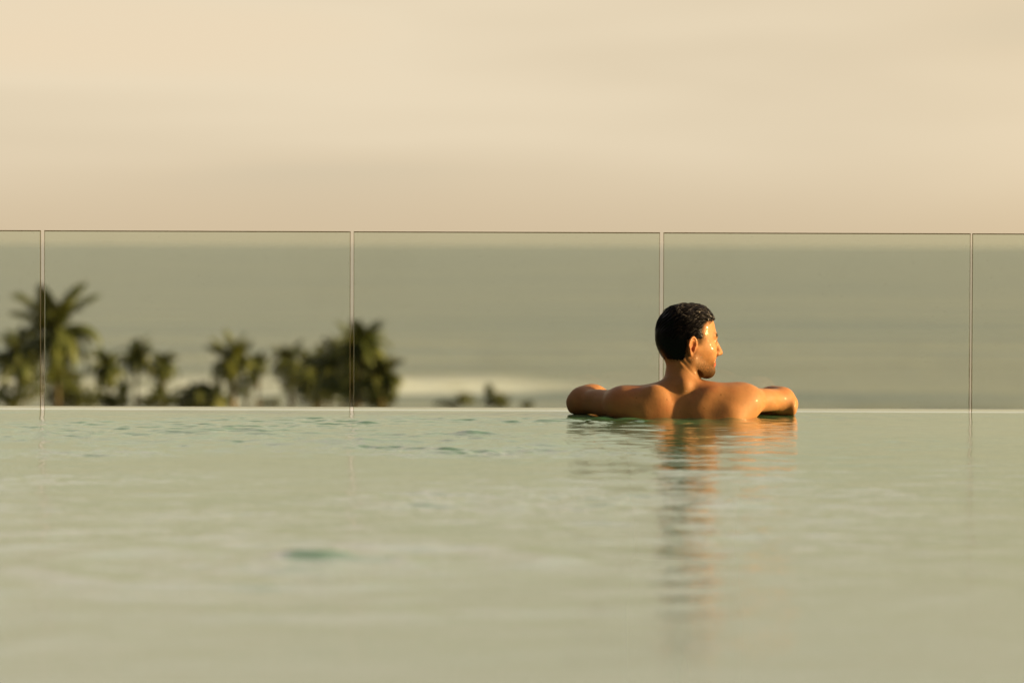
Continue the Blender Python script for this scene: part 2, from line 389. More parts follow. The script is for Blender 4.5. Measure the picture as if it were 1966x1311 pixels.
def frond(rn, base, az, el0, length, V, Fq, width=.75, droop=1.0):
    """arching rachis with two rows of hanging leaflets"""
    n = 12; p_ = Vector(base); el = el0; pts = [p_.copy()]
    h = Vector((math.cos(az), math.sin(az), 0))
    for i in range(n):
        d = h*math.cos(el) + Vector((0, 0, math.sin(el)))
        p_ = p_ + d*(length/n); pts.append(p_.copy()); el -= droop*(.10+.20*i/n)
    side = Vector((-h.y, h.x, 0))
    tv, tf = tube(pts, [.035*(1-.8*i/n) for i in range(n+1)], 4)
    o = len(V); V += tv; Fq += [tuple(j+o for j in q) for q in tf]
    m_ = 44
    for k in range(2, m_):
        s = k/m_*n; i = min(int(s), n-1); c = pts[i].lerp(pts[i+1], s-i)
        d = (pts[i+1]-pts[i]).normalized()
        ll = width*math.sin(math.pi*min(.97, .12+k/m_*.85))**.7*rn.uniform(.8, 1.15)
        for sg in (-1, 1):
            out = (side*sg*1.0 + d*.55 + Vector((0, 0, -rn.uniform(.25, .8)))).normalized()
            w = d*.058*max(.6, width)
            mid = c + out*ll*.5; tip = c + out*ll + Vector((0, 0, -.22*ll))
            o = len(V); V += [c-w, c+w, mid+w*1.1, tip, mid-w*1.1]; Fq += [(o, o+1, o+2, o+4), (o+4, o+2, o+3)]
def palm(px, py, D, ptop, half, label, leaf='palm', seed=1, lean=0., nf=22, droop=1.0, bark=BARK):
    """(px,py): heart of the crown in the photo; ptop: highest leaf; half: crown half width in px"""
    rn = random.Random(seed)
    c = wp(px, py, D); ground_z = GROUND
    r_ = empty('palm_tree', (c.x+lean, D, ground_z)); tag(r_, label, 'palm tree', 'trees between the pool and the beach')
    top = Vector((-lean, 0, c.z-ground_z)); ln = half*D/F*1.55; up = (py-ptop)*D/F
    pts = []; rads = []
    for i in range(13):
        s = i/12
        pts.append(Vector((-lean*s**1.8, .3*math.sin(s*2.1), top.z*s))); rads.append(.24-.11*s+.10*math.exp(-s*14))
    v, f = tube(pts, rads, 10); mesh('trunk', v, f, bark, r_, smooth=True)
    V, Fq = [], []
    b0 = pts[-1]
    nf = int(nf*1.3)
    for k in range(nf):
        az = 2.4*k + rn.uniform(-.5, .5); s = k/(nf-1)
        el = 1.45 - 1.9*s + rn.uniform(-.2, .2)
        l_ = ln*rn.uniform(.62, 1.12)
        dr = droop
        if el > .8: l_ = min(l_, up*1.35); dr *= .45
        frond(rn, b0+Vector((0, 0, .1)), az, el, l_, V, Fq, width=ln*.21, droop=dr*rn.uniform(.8, 1.35))
    # nuts and old sheaths round the heart
    cr_ = mesh('crown', V, Fq, LEAF[leaf], r_)
    nv, nf_ = [], []
    for k in range(5):
        a = k*1.25+seed; cc = b0 + Vector((.28*math.cos(a), .28*math.sin(a), -.25))
        tv, tf = tube([cc+Vector((0, 0, z_)) for z_ in (-.13, -.09, 0, .09, .13)], [.02, .09, .125, .09, .02], 7)
        o = len(nv); nv += tv; nf_ += [tuple(j+o for j in q) for q in tf]
    mesh('coconuts', nv, nf_, BARK, r_, smooth=True)
    return r_
def leafy(name, px, D, blobs, label, leaf='dark', seed=1, trunk=None, bark=BARK, dens=1.0, cat='tree', size=.34):
    """blobs: (px, py, rx_px, ry_px) crown masses in the photo; filled with leaf clumps"""
    rn = np.random.default_rng(seed)
    base = wp(px, 783, D); r_ = empty(name, (base.x, D, GROUND)); tag(r_, label, cat, 'trees between the pool and the beach')
    s = D/F; V = []; Fq = []; cents = []
    for (bx, by, rx, ry) in blobs:
        c = wp(bx, by, D); rxm, rzm = rx*s, ry*s; rym = rxm*.9
        n = int(2600*dens*max(.15, min(1.5, rxm*rzm/4)))
        # sub-clumps give an uneven outline with gaps
        nc = 16; sub = rn.normal(size=(nc, 3)); sub /= np.linalg.norm(sub, axis=1)[:, None]; sub *= (.45+.45*rn.random((nc, 1)))
        cl = rn.integers(0, nc, n); p3 = sub[cl] + rn.normal(size=(n, 3))*.19
        P_ = p3*np.array([rxm, rym, rzm]) + np.array([c.x-base.x, rn.uniform(-.3, .3), c.z-GROUND])
        cents.append((c.x-base.x, 0, c.z-GROUND))
        a = rn.normal(size=(n, 3)); a /= np.linalg.norm(a, axis=1)[:, None]
        b_ = rn.normal(size=(n, 3)); b_ = np.cross(a, b_); b_ /= np.linalg.norm(b_, axis=1)[:, None]
        L_ = size*(.6+.8*rn.random((n, 1)))
        q = np.stack([P_-a*L_*.5, P_+b_*L_*.16, P_+a*L_*.5, P_-b_*L_*.16], 1)
        o = len(V)//1
        V.extend(q.reshape(-1, 3).tolist()); idx = np.arange(n)[:, None]*4 + np.arange(4)[None, :] + o
        Fq.extend(map(tuple, idx.tolist()))
    mesh('crown', V, Fq, LEAF[leaf], r_)
    tv_, tf_ = [], []
    tw = trunk or .16
    lo = min(c_[2] for c_ in cents); cen = cents[0]
    fork = Vector((cen[0]*.5, 0, lo*.72))
    parts = [([Vector((0, 0, 0)), Vector((.1, .05, fork.z*.5)), fork], [tw*1.3, tw, tw*.85])]
    for c_ in cents:
        v_ = Vector(c_); parts.append(([fork, fork.lerp(v_, .5)+Vector((.08, .1, 0)), v_], [tw*.7, tw*.5, tw*.2]))
    for pts, rad in parts:
        tv, tf = tube(pts, rad, 8); o = len(tv_); tv_ += tv; tf_ += [tuple(j+o for j in q) for q in tf]
    mesh('trunk', tv_, tf_, bark, r_, smooth=True)
    return r_

palm(103, 648, 236, 556, 84, 'tallest palm tree, broad drooping fronds, behind the first glass joint at left', 'palm', 3, lean=.4, nf=26)
palm(36, 694, 250, 600, 54, 'dark palm tree at the far left, left of the tallest palm', 'dark', 5, lean=-.5, nf=24)
palm(205, 712, 270, 655, 42, 'slim dark palm just right of the tallest palm, its fronds arching', 'dark', 8, lean=.6, nf=18, droop=1.25)
palm(261, 692, 330, 652, 36, 'small dark palm with a compact head, left one of a pair standing before the surf', 'dark', 11, lean=0, nf=24)
palm(312, 706, 330, 676, 34, 'small dark palm with drooping head, right one of a pair standing before the surf', 'dark', 14, lean=.2, nf=24, droop=1.4)
palm(384, 762, 300, 738, 62, 'low dark palm head spread like a dome just above the pool edge', 'dark', 17, lean=-.3, nf=24, droop=1.3)
palm(447, 700, 300, 648, 48, 'yellow green palm with a pale ochre trunk, lit by the sun', 'gold', 19, lean=.1, nf=30, bark=BARKL)
palm(495, 702, 320, 678, 24, 'small round headed palm on a thin dark trunk between two surf gaps', 'dark', 23, lean=0, nf=26, droop=1.4)
palm(553, 696, 310, 656, 36, 'thin dark palm left of the big tree clump, fronds leaning left', 'dark', 29, lean=.3, nf=22, droop=1.2)
palm(612, 722, 290, 672, 48, 'olive palm in the tree clump, left of the second glass joint', 'olive', 31, lean=.2, nf=28)
palm(690, 672, 262, 618, 52, 'tall upright green palm topping the tree clump beside the second glass joint', 'palm', 37, lean=-.2, nf=30, droop=.8)
palm(655, 720, 275, 652, 60, 'feathery olive palm low in the tree clump, just left of its tallest palm', 'olive', 41, lean=.2, nf=30)
palm(730, 732, 262, 676, 44, 'bushy olive palm at the right end of the tree clump', 'olive', 43, lean=.2, nf=32, droop=1.1)
leafy('leafy_tree', 40, 245, [(15, 765, 34, 26), (55, 752, 30, 26)], 'dense olive tree filling the lower left corner of the view above the pool edge', 'olive', 51)
leafy('leafy_tree', 130, 250, [(112, 752, 44, 32), (160, 764, 38, 24), (135, 735, 26, 26)], 'dense dark tree below the tallest palm', 'olive', 53)
leafy('leafy_tree', 200, 265, [(195, 768, 26, 16), (215, 775, 24, 12)], 'low dark bushy tree left of the first surf gap', 'dark', 57)
leafy('leafy_tree', 285, 340, [(284, 768, 24, 14), (330, 772, 16, 10)], 'low dark bushy tree between the trunks of the palm pair', 'dark', 81)
leafy('leafy_tree', 430, 330, [(428, 770, 22, 14), (418, 752, 12, 14)], 'low bushy tree at the foot of the sunlit ochre trunk', 'dark', 83)
leafy('leafy_tree', 520, 330, [(522, 774, 20, 9)], 'low dark bush filling the last surf gap left of the thin palm', 'olive', 85)
leafy('leafy_tree', 640, 295, [(622, 712, 30, 26), (650, 690, 26, 30), (600, 698, 18, 18)], 'feathery topped dense tree behind the middle of the tree clump', 'olive', 87, dens=.9)
leafy('leafy_tree', 740, 275, [(738, 716, 24, 34), (750, 750, 18, 30)], 'rounded olive tree closing the right end of the tree clump', 'olive', 89)
leafy('leafy_tree', 235, 300, [(236, 752, 16, 26), (228, 772, 22, 12)], 'narrow dark tree between the slim palm and the left one of the palm pair', 'dark', 73)
leafy('leafy_tree', 352, 310, [(352, 770, 26, 12)], 'low rounded bush at the left foot of the dome shaped palm', 'olive', 75)
leafy('leafy_tree', 470, 320, [(468, 748, 20, 16), (486, 730, 14, 16)], 'small dark tree between the yellow green palm and the round headed palm', 'dark', 77)
leafy('leafy_tree', 560, 300, [(556, 738, 24, 26), (572, 712, 18, 26)], 'dark tree behind the thin palm left of the big clump', 'dark', 79)
leafy('leafy_tree', 310, 330, [(310, 762, 24, 24), (300, 778, 30, 10)], 'narrow dark tree under the drooping small palm', 'dark', 59)
leafy('leafy_tree', 620, 285, [(610, 758, 40, 30), (585, 735, 22, 24)], 'dense olive tree at the lower left of the tree clump', 'olive', 61)
leafy('leafy_tree', 690, 268, [(672, 748, 44, 40), (725, 756, 38, 34), (690, 700, 34, 36)], 'wide dense olive tree at the foot of the tree clump', 'olive', 63, dens=1.2)
leafy('leafy_tree', 956, 380, [(956, 766, 27, 20), (940, 752, 10, 16)], 'small round dark tree standing alone at the pool edge before the surf', 'olive', 67, size=.4, dens=.8)
leafy('leafy_tree', 1010, 390, [(1012, 779, 13, 7)], 'tiny dark treetop right of the small round tree', 'dark', 69, size=.4)
leafy('leafy_tree', 880, 400, [(858, 776, 28, 8), (895, 768, 28, 13)], 'pale sunlit bushes left of the small round tree', 'pale', 71, size=.4, cat='bush', dens=.7)

# ================================================================== the man
OX, OY = .520, 11.45
def axis(segs):
    out_ = [np.array([segs[0][0]])]
    for (a, b_, h) in segs:
        n = max(1, int(round((b_-a)/h))); out_.append(a + (b_-a)*np.arange(1, n+1)/n)
    return np.concatenate(out_).astype(np.float32)
class Field:
    def __init__(s, ax, ay, az, fill=.15):
        s.ax, s.ay, s.az = ax, ay, az
        s.D = np.full((len(ax), len(ay), len(az)), fill, np.float32)
    def win(s, lo, hi):
        sl = []
        for a, l, h in zip((s.ax, s.ay, s.az), lo, hi):
            i = max(0, np.searchsorted(a, l)-1); j = min(len(a), np.searchsorted(a, h)+1); sl.append(slice(i, max(i+1, j)))
        return tuple(sl)
    def pts(s, sl):
        return s.ax[sl[0]][:, None, None], s.ay[sl[1]][None, :, None], s.az[sl[2]][None, None, :]
    def put(s, sl, d, k, op='add'):
        D = s.D[sl]
        if op == 'add':
            h = np.clip(.5+.5*(D-d)/k, 0, 1); s.D[sl] = D*(1-h)+d*h - k*h*(1-h)
        else:                                              # smooth subtraction of d
            h = np.clip(.5-.5*(D+d)/k, 0, 1); s.D[sl] = D*(1-h)-d*h + k*h*(1-h)
    def cone(s, a, b_, ra, rb, k=.02, op='add'):
        a = np.array(a, float); b_ = np.array(b_, float); m_ = max(ra, rb)+k+.012
        sl = s.win(np.minimum(a, b_)-m_, np.maximum(a, b_)+m_); x, y, z = s.pts(sl)
        ab = b_-a; L2 = (ab**2).sum()
        t_ = np.clip(((x-a[0])*ab[0]+(y-a[1])*ab[1]+(z-a[2])*ab[2])/L2, 0, 1)
        d = np.sqrt((x-a[0]-ab[0]*t_)**2+(y-a[1]-ab[1]*t_)**2+(z-a[2]-ab[2]*t_)**2) - (ra+(rb-ra)*t_)
        s.put(sl, d.astype(np.float32), k, op)
    def ell(s, c, r, k=.02, rot=None, op='add'):
        c = np.array(c, float); r = np.array(r, float); Rm = np.eye(3) if rot is None else np.array(rot, float)
        ext = np.sqrt(((Rm*r[None, :])**2).sum(1)) + k + .012           # columns of Rm are the axes
        sl = s.win(c-ext, c+ext); x, y, z = s.pts(sl); x = x-c[0]; y = y-c[1]; z = z-c[2]
        q = [(x*Rm[0, i]+y*Rm[1, i]+z*Rm[2, i]) for i in range(3)]
        k0 = np.sqrt(sum((q[i]/r[i])**2 for i in range(3))); k1 = np.sqrt(sum((q[i]/r[i]**2)**2 for i in range(3)))+1e-6
        s.put(sl, (k0*(k0-1)/k1).astype(np.float32), k, op)
def surfnets(ax, ay, az, D):
    S = D < 0
    nx, ny, nz = D.shape
    cnt = np.zeros((nx-1, ny-1, nz-1), np.uint8)
    for dx in (0, 1):
        for dy in (0, 1):
            for dz in (0, 1): cnt += S[dx:nx-1+dx, dy:ny-1+dy, dz:nz-1+dz]
    act = (cnt > 0) & (cnt < 8); I = np.argwhere(act); n = len(I)
    idx = np.full(act.shape, -1, np.int32); idx[act] = np.arange(n)
    P_ = np.zeros((n, 3)); w = np.zeros(n); i, j, k = I.T
    A = (ax, ay, az)
    for axi in range(3):
        o1, o2 = [o for o in range(3) if o != axi]
        for a in (0, 1):
            for b_ in (0, 1):
                off0 = [0, 0, 0]; off0[o1] = a; off0[o2] = b_; off1 = list(off0); off1[axi] = 1
                d0 = D[i+off0[0], j+off0[1], k+off0[2]]; d1 = D[i+off1[0], j+off1[1], k+off1[2]]
                cr_ = (d0 < 0) != (d1 < 0); t_ = np.where(cr_, d0/np.where(cr_, d0-d1, 1), 0)
                for q in range(3):
                    c0 = A[q][I[:, q]+off0[q]]; c1 = A[q][I[:, q]+off1[q]]
                    P_[:, q] += np.where(cr_, c0+(c1-c0)*t_, 0)
                w += cr_
    P_ /= w[:, None]
    faces = []
    for axi in range(3):
        o1, o2 = [(1, 2), (2, 0), (0, 1)][axi]
        sl0 = [slice(1, -1)]*3; sl1 = [slice(1, -1)]*3; sl0[axi] = slice(0, -1); sl1[axi] = slice(1, None)
        a0 = S[tuple(sl0)]; a1 = S[tuple(sl1)]; E = np.argwhere(a0 != a1)
        org = np.ones(3, int); org[axi] = 0; E = E+org; flip = S[E[:, 0], E[:, 1], E[:, 2]]
        def g_(d1, d2):
            e = E.copy(); e[:, o1] -= d1; e[:, o2] -= d2; return idx[e[:, 0], e[:, 1], e[:, 2]]
        q = np.stack([g_(1, 1), g_(0, 1), g_(0, 0), g_(1, 0)], 1)
        q[~flip] = q[~flip][:, ::-1]
        faces.append(q[(q >= 0).all(1)])
    return P_, np.concatenate(faces)

ax = axis([(-.42, -.11, .0035), (-.11, .14, .0019), (.14, .41, .0035)])
ay = axis([(-.16, -.085, .004), (-.085, .16, .0019), (.16, .44, .0035)])
az = axis([(-1.31, -.12, .013), (-.12, .095, .003), (.095, .365, .0019)])
B = Field(ax, ay, az)
# torso
B.ell((0, .035, -.20), (.162, .118, .27), .05)
B.ell((0, .035, -.45), (.150, .110, .22), .06)
B.cone((-.125, .005, .030), (.125, .005, .035), .055, .055, .05)
B.ell((0, .02, -.02), (.16, .085, .10), .04)
for s_ in (-1, 1):
    B.cone((s_*.022-.010, -.002, .090), (s_*.135, -.002, .052), .028, .036, .030)       # trapezius
    B.ell((s_*.128, .02, -.06), (.050, .070, .11), .03)                                    # latissimus
# shoulder blades pushed out by the folded arms
def rotm(a, b_, c_):
    return np.array((Matrix.Rotation(c_, 3, 'Z') @ Matrix.Rotation(b_, 3, 'Y') @ Matrix.Rotation(a, 3, 'X')))
B.ell((-.104, -.044, .034), (.048, .024, .060), .030, rotm(0, R(16), R(-8)))
B.ell((.088, -.038, .026), (.060, .024, .056), .050, rotm(0, R(-16), R(14)))
B.ell((.135, -.024, .008), (.048, .042, .050), .045)
B.cone((.070, -.052, -.03), (.130, -.050, .0), .024, .026, .05)
B.ell((-.140, -.018, .018), (.050, .040, .050), .03)
B.cone((-.022, -.082, .075), (-.018, -.103, -.10), .006, .010, .035, 'sub')                  # furrow of the spine
B.ell((-.008, -.034, .094), (.016, .014, .018), .02)
# arms
EL = (-.308, .150, .041); ER = (.298, .150, .047)
B.ell((-.186, .000, .040), (.056, .052, .051), .035); B.ell((.170, .000, .046), (.060, .050, .051), .04)
B.cone((-.192, .012, .038), EL, .043, .034, .03); B.cone((.176, .012, .050), ER, .0385, .032, .035)
B.ell((-.232, .060, .030), (.040, .036, .034), .02, rotm(0, 0, R(40)))
B.ell((.240, .068, .050), (.044, .026, .026), .012, rotm(0, R(-4), R(48))); B.ell((-.262, .084, .052), (.044, .024, .022), .012, rotm(0, R(4), R(-48)))
B.ell(EL, (.036, .038, .038), .02); B.ell(ER, (.034, .036, .034), .02)
B.ell((-.337, .142, .026), (.014, .018, .020), .018); B.ell((.328, .136, .024), (.014, .022, .024), .018)
B.ell((-.343, .148, .040), (.008, .012, .012), .012); B.ell((.334, .148, .036), (.008, .012, .012), .012)
WL = (-.105, .300, .034); WR = (.085, .335, .036)
B.cone(EL, WL, .036, .024, .02); B.cone((ER[0]-.004, ER[1]+.012, .036), (WR[0], WR[1], .026), .040, .026, .02)
B.ell((-.276, .180, .054), (.046, .040, .038), .022, rotm(0, 0, R(35))); B.ell((.268, .182, .051), (.044, .038, .036), .020, rotm(0, 0, R(-38)))
# hands folded on the edge
def hand(w0, d, sgn, zb):
    d = np.array(d, float); d /= np.linalg.norm(d); n_ = np.array([-d[1], d[0], 0])*sgn; w0 = np.array(w0)
    B.ell(w0+d*.050, (.048, .038, .015), .015, np.stack([d, n_, [0, 0, 1]], 1))
    for q, (off, ln) in enumerate(((-.027, .070), (-.009, .080), (.010, .076), (.027, .060))):
        a0 = w0+d*.082+n_*off; a1 = a0+d*ln*.45+n_*off*.12+np.array([0, 0, .006]); a2 = a1+d*ln*.33+np.array([0, 0, -.008]); a3 = a2+d*ln*.22+np.array([0, 0, -.012])
        B.cone(a0, a1, .0092, .0084, .004); B.cone(a1, a2, .0084, .0076, .003); B.cone(a2, a3, .0076, .0066, .003)
    t0 = w0+d*.022-n_*.028; t1 = t0+d*.035-n_*.022+np.array([0, 0, -.004]); t2 = t1+d*.030-n_*.004+np.array([0, 0, -.004])
    B.cone(t0, t1, .014, .010, .008); B.cone(t1, t2, .010, .0085, .003)
hand(WL, (.9, .02, -.06), 1, 0); hand((WR[0], WR[1], .028), (-.9, .10, -.04), -1, 0)
# legs down to the pool floor
for s_ in (-1, 1):
    B.cone((s_*.085, .035, -.58), (s_*.10, .05, -.92), .080, .056, .04); B.cone((s_*.10, .05, -.92), (s_*.105, .03, -1.22), .055, .036, .03)
    B.ell((s_*.11, .085, -1.265), (.045, .12, .035), .03)
# neck
B.cone((-.018, .018, .050), (-.006, .036, .185), .055, .047, .028)
B.cone((.018, -.006, .170), (.026, .024, .100), .011, .012, .016)                      # sternomastoid on the near side
for (a, b_, r_) in (((-.020, -.014, .164), (.020, -.012, .116), .0034), ((-.008, -.014, .172), (.028, -.006, .122), .0038), ((.006, -.012, .176), (.034, .004, .128), .0044)):
    B.cone(a, b_, r_, r_*1.1, .007)
# head
YAW = R(18); HC = np.array([.002, .050, .245])
Fv = np.array([math.cos(YAW), math.sin(YAW), 0]); Sv = np.array([math.sin(YAW), -math.cos(YAW), 0]); Uv = np.array([0, 0, 1.])
HR = np.stack([Fv, Sv, Uv], 1)
def hp(u, s, w): return HC + Fv*u + Sv*s + Uv*w
def hell(u, s, w, r, k=.015, op='add', rot=None):
    B.ell(hp(u, s, w), r, k, HR if rot is None else HR @ rot, op)
def hcone(a, b_, ra, rb, k=.01, op='add'): B.cone(hp(*a), hp(*b_), ra, rb, k, op)
hell(-.005, 0, .002, (.087, .070, .084), .03)
hell(-.028, 0, -.020, (.054, .056, .058), .03)
hell(.026, 0, -.030, (.066, .056, .078), .03)
hell(.028, 0, -.075, (.056, .046, .050), .025)
for s_ in (-1, 1):
    hcone((.002, s_*.044, -.088), (.066, s_*.014, -.110), .018, .015, .02)
    hell(.050, s_*.040, -.046, (.028, .018, .017), .018)
    hell(.060, s_*.034, -.066, (.020, .014, .014), .014)
    hcone((.087, s_*.010, -.004), (.072, s_*.041, -.002), .0078, .0070, .012)
    hell(.0955, s_*.030, -.021, (.013, .013, .0085), .010, 'sub')
    hell(.0755, s_*.031, -.021, (.0125, .0135, .0110), .005)
    hcone((.0895, s_*.022, -.0212), (.0815, s_*.043, -.0205), .0016, .0014, .002, 'sub')
    hell(.0945, s_*.0115, -.0575, (.0115, .0075, .0080), .005)
hell(.068, 0, -.110, (.0215, .024, .019), .015)
hell(.066, 0, -.078, (.0245, .030, .022), .015)
hcone((.0895, 0, -.017), (.1045, 0, -.0510), .0072, .0105, .006)
hell(.1045, 0, -.0555, (.0120, .0095, .0080), .004)
hell(.100, 0, -.0665, (.010, .012, .004), .005, 'sub')
for s_ in (-1, 1):
    hcone((.0895, 0, -.0725), (.0785, s_*.024, -.0690), .0042, .0028, .004)
    hcone((.0885, 0, -.0905), (.0775, s_*.022, -.0820), .0050, .0030, .005)
    hcone((.0960, s_*.002, -.0815), (.0830, s_*.025, -.0735), .0034, .0026, .003, 'sub')
    hcone((.090, s_*.023, -.060), (.079, s_*.031, -.080), .0022, .0020, .006, 'sub')       # smile fold
hell(.035, 0, .033, (.0445, .050, .046), .02)
for s_ in (-1, 1): hcone((.004, s_*.054, -.096), (.028, s_*.040, -.130), .005, .009, .014, 'sub')     # behind the jaw
D0 = B.D.copy()                                                    # head without ears, for the hair
# ears
def ear(s_):
    eR = rotm(0, R(8), R(-s_*20))
    c = hp(-.010, s_*.072, -.032); E_ = HR @ eR
    B.ell(c, (.0145, .0052, .0265), .005, E_)
    B.ell(c + E_ @ np.array([.002, s_*.0050, -.002]), (.0088, .0070, .0168), .003, E_, 'sub')
    pr = None
    for k in range(0, 15):
        a = R(-40 + 20*k); rr = (.0150, .0262)
        q = c + E_ @ np.array([rr[0]*math.cos(a)*(1 if math.sin(a) > -.3 else .7), s_*(.0035+.002*(math.cos(a) < 0)), rr[1]*math.sin(a)])
        if pr is not None: B.cone(pr, q, .0030, .0030, .0022)
        pr = q
    B.ell(c + E_ @ np.array([.002, s_*.001, -.0255]), (.0065, .0042, .0075), .004, E_)   # lobe
    B.cone(c + E_ @ np.array([.011, s_*.003, -.004]), c + E_ @ np.array([.010, s_*.003, -.010]), .0034, .003, .003)
ear(1); ear(-1)

def headc(P_):
    q = P_-HC; return q @ Fv, q @ Sv, q @ Uv
P_, Fc = surfnets(ax, ay, az, B.D)
Fb = Fc
man = empty('person', (OX, OY, -1.30))
tag(man, 'bare backed man with short dark hair and stubble leaning on the pool edge', 'person')
u, s, w = headc(P_); sa = np.abs(s)
nz1 = fbm(P_[:, 0]*60+P_[:, 1]*37, P_[:, 2]*60+9, 3, 3); nz2 = fbm(P_[:, 0]*14, P_[:, 2]*14+P_[:, 1]*9, 9, 3); nzf = fbm(P_[:, 0]*420+P_[:, 1]*300, P_[:, 2]*420, 12, 2)
skin = np.array([.43, .198, .080]); red = np.array([.42, .128, .052]); stub = np.array([.050, .026, .010])
col = skin[None, :]*(1+.34*(nz2-.5))[:, None]*(1+.22*(nz1-.5))[:, None]*(1+.10*(nzf-.5))[:, None]
mred = np.clip(sstep(.5, .75, nz2)*.35, 0, 1)
for (mx_, mz_, mr_) in ((-.06, .055, .0022), (.05, .03, .0018), (.10, .07, .0020), (-.02, .02, .0016), (-.15, .06, .0018), (.015, .075, .0015)):
    dd = np.hypot(P_[:, 0]-mx_, P_[:, 2]-mz_)*1.0; col = col*(1-.6*(np.exp(-(dd/mr_)**2)*(P_[:, 1] < .0))[:, None])
onhead = sstep(.095, .115, P_[:, 2]) * (u > -.12)
earm = np.exp(-((u+.010)/.02)**2-((w+.032)/.03)**2)*(sa > .066)
mred = np.clip(mred+earm*.45, 0, 1)
col = col*(1-mred[:, None])+red*mred[:, None]
def mixc(mask, c): 
    global col
    mask = np.clip(mask, 0, 1)[:, None]; col = col*(1-mask)+np.array(c)*mask
# beard: cheek line from the sideburn to the mouth, down to the throat
cheek = -.030 - .036*sstep(-.005, .055, u) - .0*sa
beard = sstep(-.004, .022, cheek-w)*sstep(-.020, .0, u-.34*np.clip(-.06-w, 0, .1))*sstep(-.140, -.128, w)*onhead
beard *= 1-np.exp(-((w+.082)/.0085)**2)*sstep(.074, .084, u)*(sa < .026)
under = sstep(-.105, -.125, w)*sstep(.0, .03, u)
mouthclear = 1-sstep(.050, .066, u)*sstep(-.088, -.070, w)*sstep(.024, .034, sa)*.8
beard = np.clip(beard*mouthclear*(.40+.5*(nzf-.3)+.45*sstep(-.065,-.118,w))+.35*under*onhead*(u > .02), 0, .95)
mixc(beard*sstep(-.17, -.15, w), stub)
must = np.exp(-((w+.0665)/.0055)**2)*sstep(.074, .083, u)*(sa < .026); mixc(must*.9, stub*.7)
chinp = np.exp(-((w+.1000)/.006)**2)*sstep(.076, .084, u)*(sa < .010); mixc(chinp*.8, stub)
lips = (np.exp(-((w+.0725)/.0048)**2)+np.exp(-((w+.0895)/.0055)**2))*sstep(.072, .078, u)*(1-sstep(.024, .030, sa)); mixc(lips*1.2, (.48, .09, .06))
mouth = np.exp(-((w+.0800)/.0038)**2)*sstep(.072, .078, u)*(1-sstep(.022, .027, sa)); mixc(mouth, (.12, .03, .02))
brow = np.exp(-((w+.001-.08*(sa-.02)*(sa < .03))/.0062)**2)*sstep(.060, .066, u)*sstep(.006, .010, sa)*(1-sstep(.044, .050, sa)); mixc(brow*1.3, (.018, .010, .006))
lash = np.exp(-((w+.0195)/.0030)**2)*sstep(.070, .075, u)*sstep(.018, .021, sa)*(1-sstep(.042, .045, sa)); mixc(lash*.9, (.04, .02, .012))
nost = np.exp(-(((w+.0640)/.0028)**2+((u-.098)/.007)**2+((sa-.006)/.004)**2)); mixc(nost*1.2, (.06, .02, .012))
# cropped hair thinning into skin at hairline, temple, sideburn and nape
def hairmask(u, s, w, soft=.006):
    sa = np.abs(s)
    rag = .0034*(vnoise(u*300, w*300+s*150, 6)-.5)*2; u = u+rag; w = w+rag*.7+.0016*np.sin(s*900)
    front = .030 + .020*sstep(.035, .075, u)            # height of hairline on the forehead
    line = np.where(w > .046, .150, .026+.012*sstep(.0, .046, w) - .006*np.sin(w*90))
    mtop = sstep(-soft, soft, w-.047+.010*sstep(.03, .0, sa)*0)       # all above the hairline
    mside = sstep(-soft, soft, line-u)*sstep(-.012-soft, -.012+soft, w)
    mback = sstep(-soft, soft, -.023-.12*np.clip(-.030-w, 0, .1)-u)*sstep(-.074-soft, -.074+soft, w+.14*np.clip(u+.05, -.05, 0))
    burn = sstep(-soft, soft, .022-u)*sstep(-soft, soft, u-.001)*sstep(-.035, -.020, w)
    return np.clip(np.maximum.reduce([mtop, mside, mback]), 0, 1), burn
hm_, burn = hairmask(u-.006, s, w+.003, .012)
notear = 1-(earm > .25)*(sa > .071)
mixc(hm_*(.80+.4*(nzf-.5))*1.0*onhead*notear, (.020, .012, .008)); mixc(burn*.85*onhead*notear*sstep(.040, .048, sa), stub*.8)
body = mesh('body', P_+np.array([0, 0, 1.30]), Fb, None, man, smooth=True)
ca = body.data.attributes.new('tone', 'FLOAT_COLOR', 'POINT')
ca.data.foreach_set('color', np.concatenate([col, np.ones((len(col), 1))], 1).astype(np.float32).ravel())
m, t, out = mat('wet_skin')
p = N(t, 'ShaderNodeBsdfPrincipled'); a_ = N(t, 'ShaderNodeAttribute', attribute_name='tone'); L(t, a_, 'Color', p, 'Base Color')
p.inputs['Roughness'].default_value = .60; p.inputs['Subsurface Weight'].default_value = .12; p.inputs['Subsurface Radius'].default_value = (1, .35, .15)
p.inputs['Subsurface Scale'].default_value = .012; p.inputs['Specular IOR Level'].default_value = .45
sx = N(t, 'ShaderNodeSeparateColor'); L(t, a_, 'Color', sx, 0)
gw = N(t, 'ShaderNodeMapRange'); gw.inputs['From Min'].default_value = .15; gw.inputs['From Max'].default_value = .40; gw.inputs['To Max'].default_value = .09; L(t, sx, 0, gw, 0); L(t, gw, 0, p, 'Coat Weight')
gs_ = N(t, 'ShaderNodeMapRange'); gs_.inputs['From Min'].default_value = .15; gs_.inputs['From Max'].default_value = .40; gs_.inputs['To Min'].default_value = .1; gs_.inputs['To Max'].default_value = .3; L(t, sx, 0, gs_, 0); L(t, gs_, 0, p, 'Specular IOR Level')
p.inputs['Coat Weight'].default_value = .10; p.inputs['Coat Roughness'].default_value = .07
tcn = N(t, 'ShaderNodeTexCoord')
n1 = N(t, 'ShaderNodeTexNoise', i_Scale=160.0, i_Detail=3.0); L(t, tcn, 'Object', n1, 'Vector')
b = N(t, 'ShaderNodeBump', i_Strength=.6, i_Distance=.0006); L(t, n1, 0, b, 'Height')
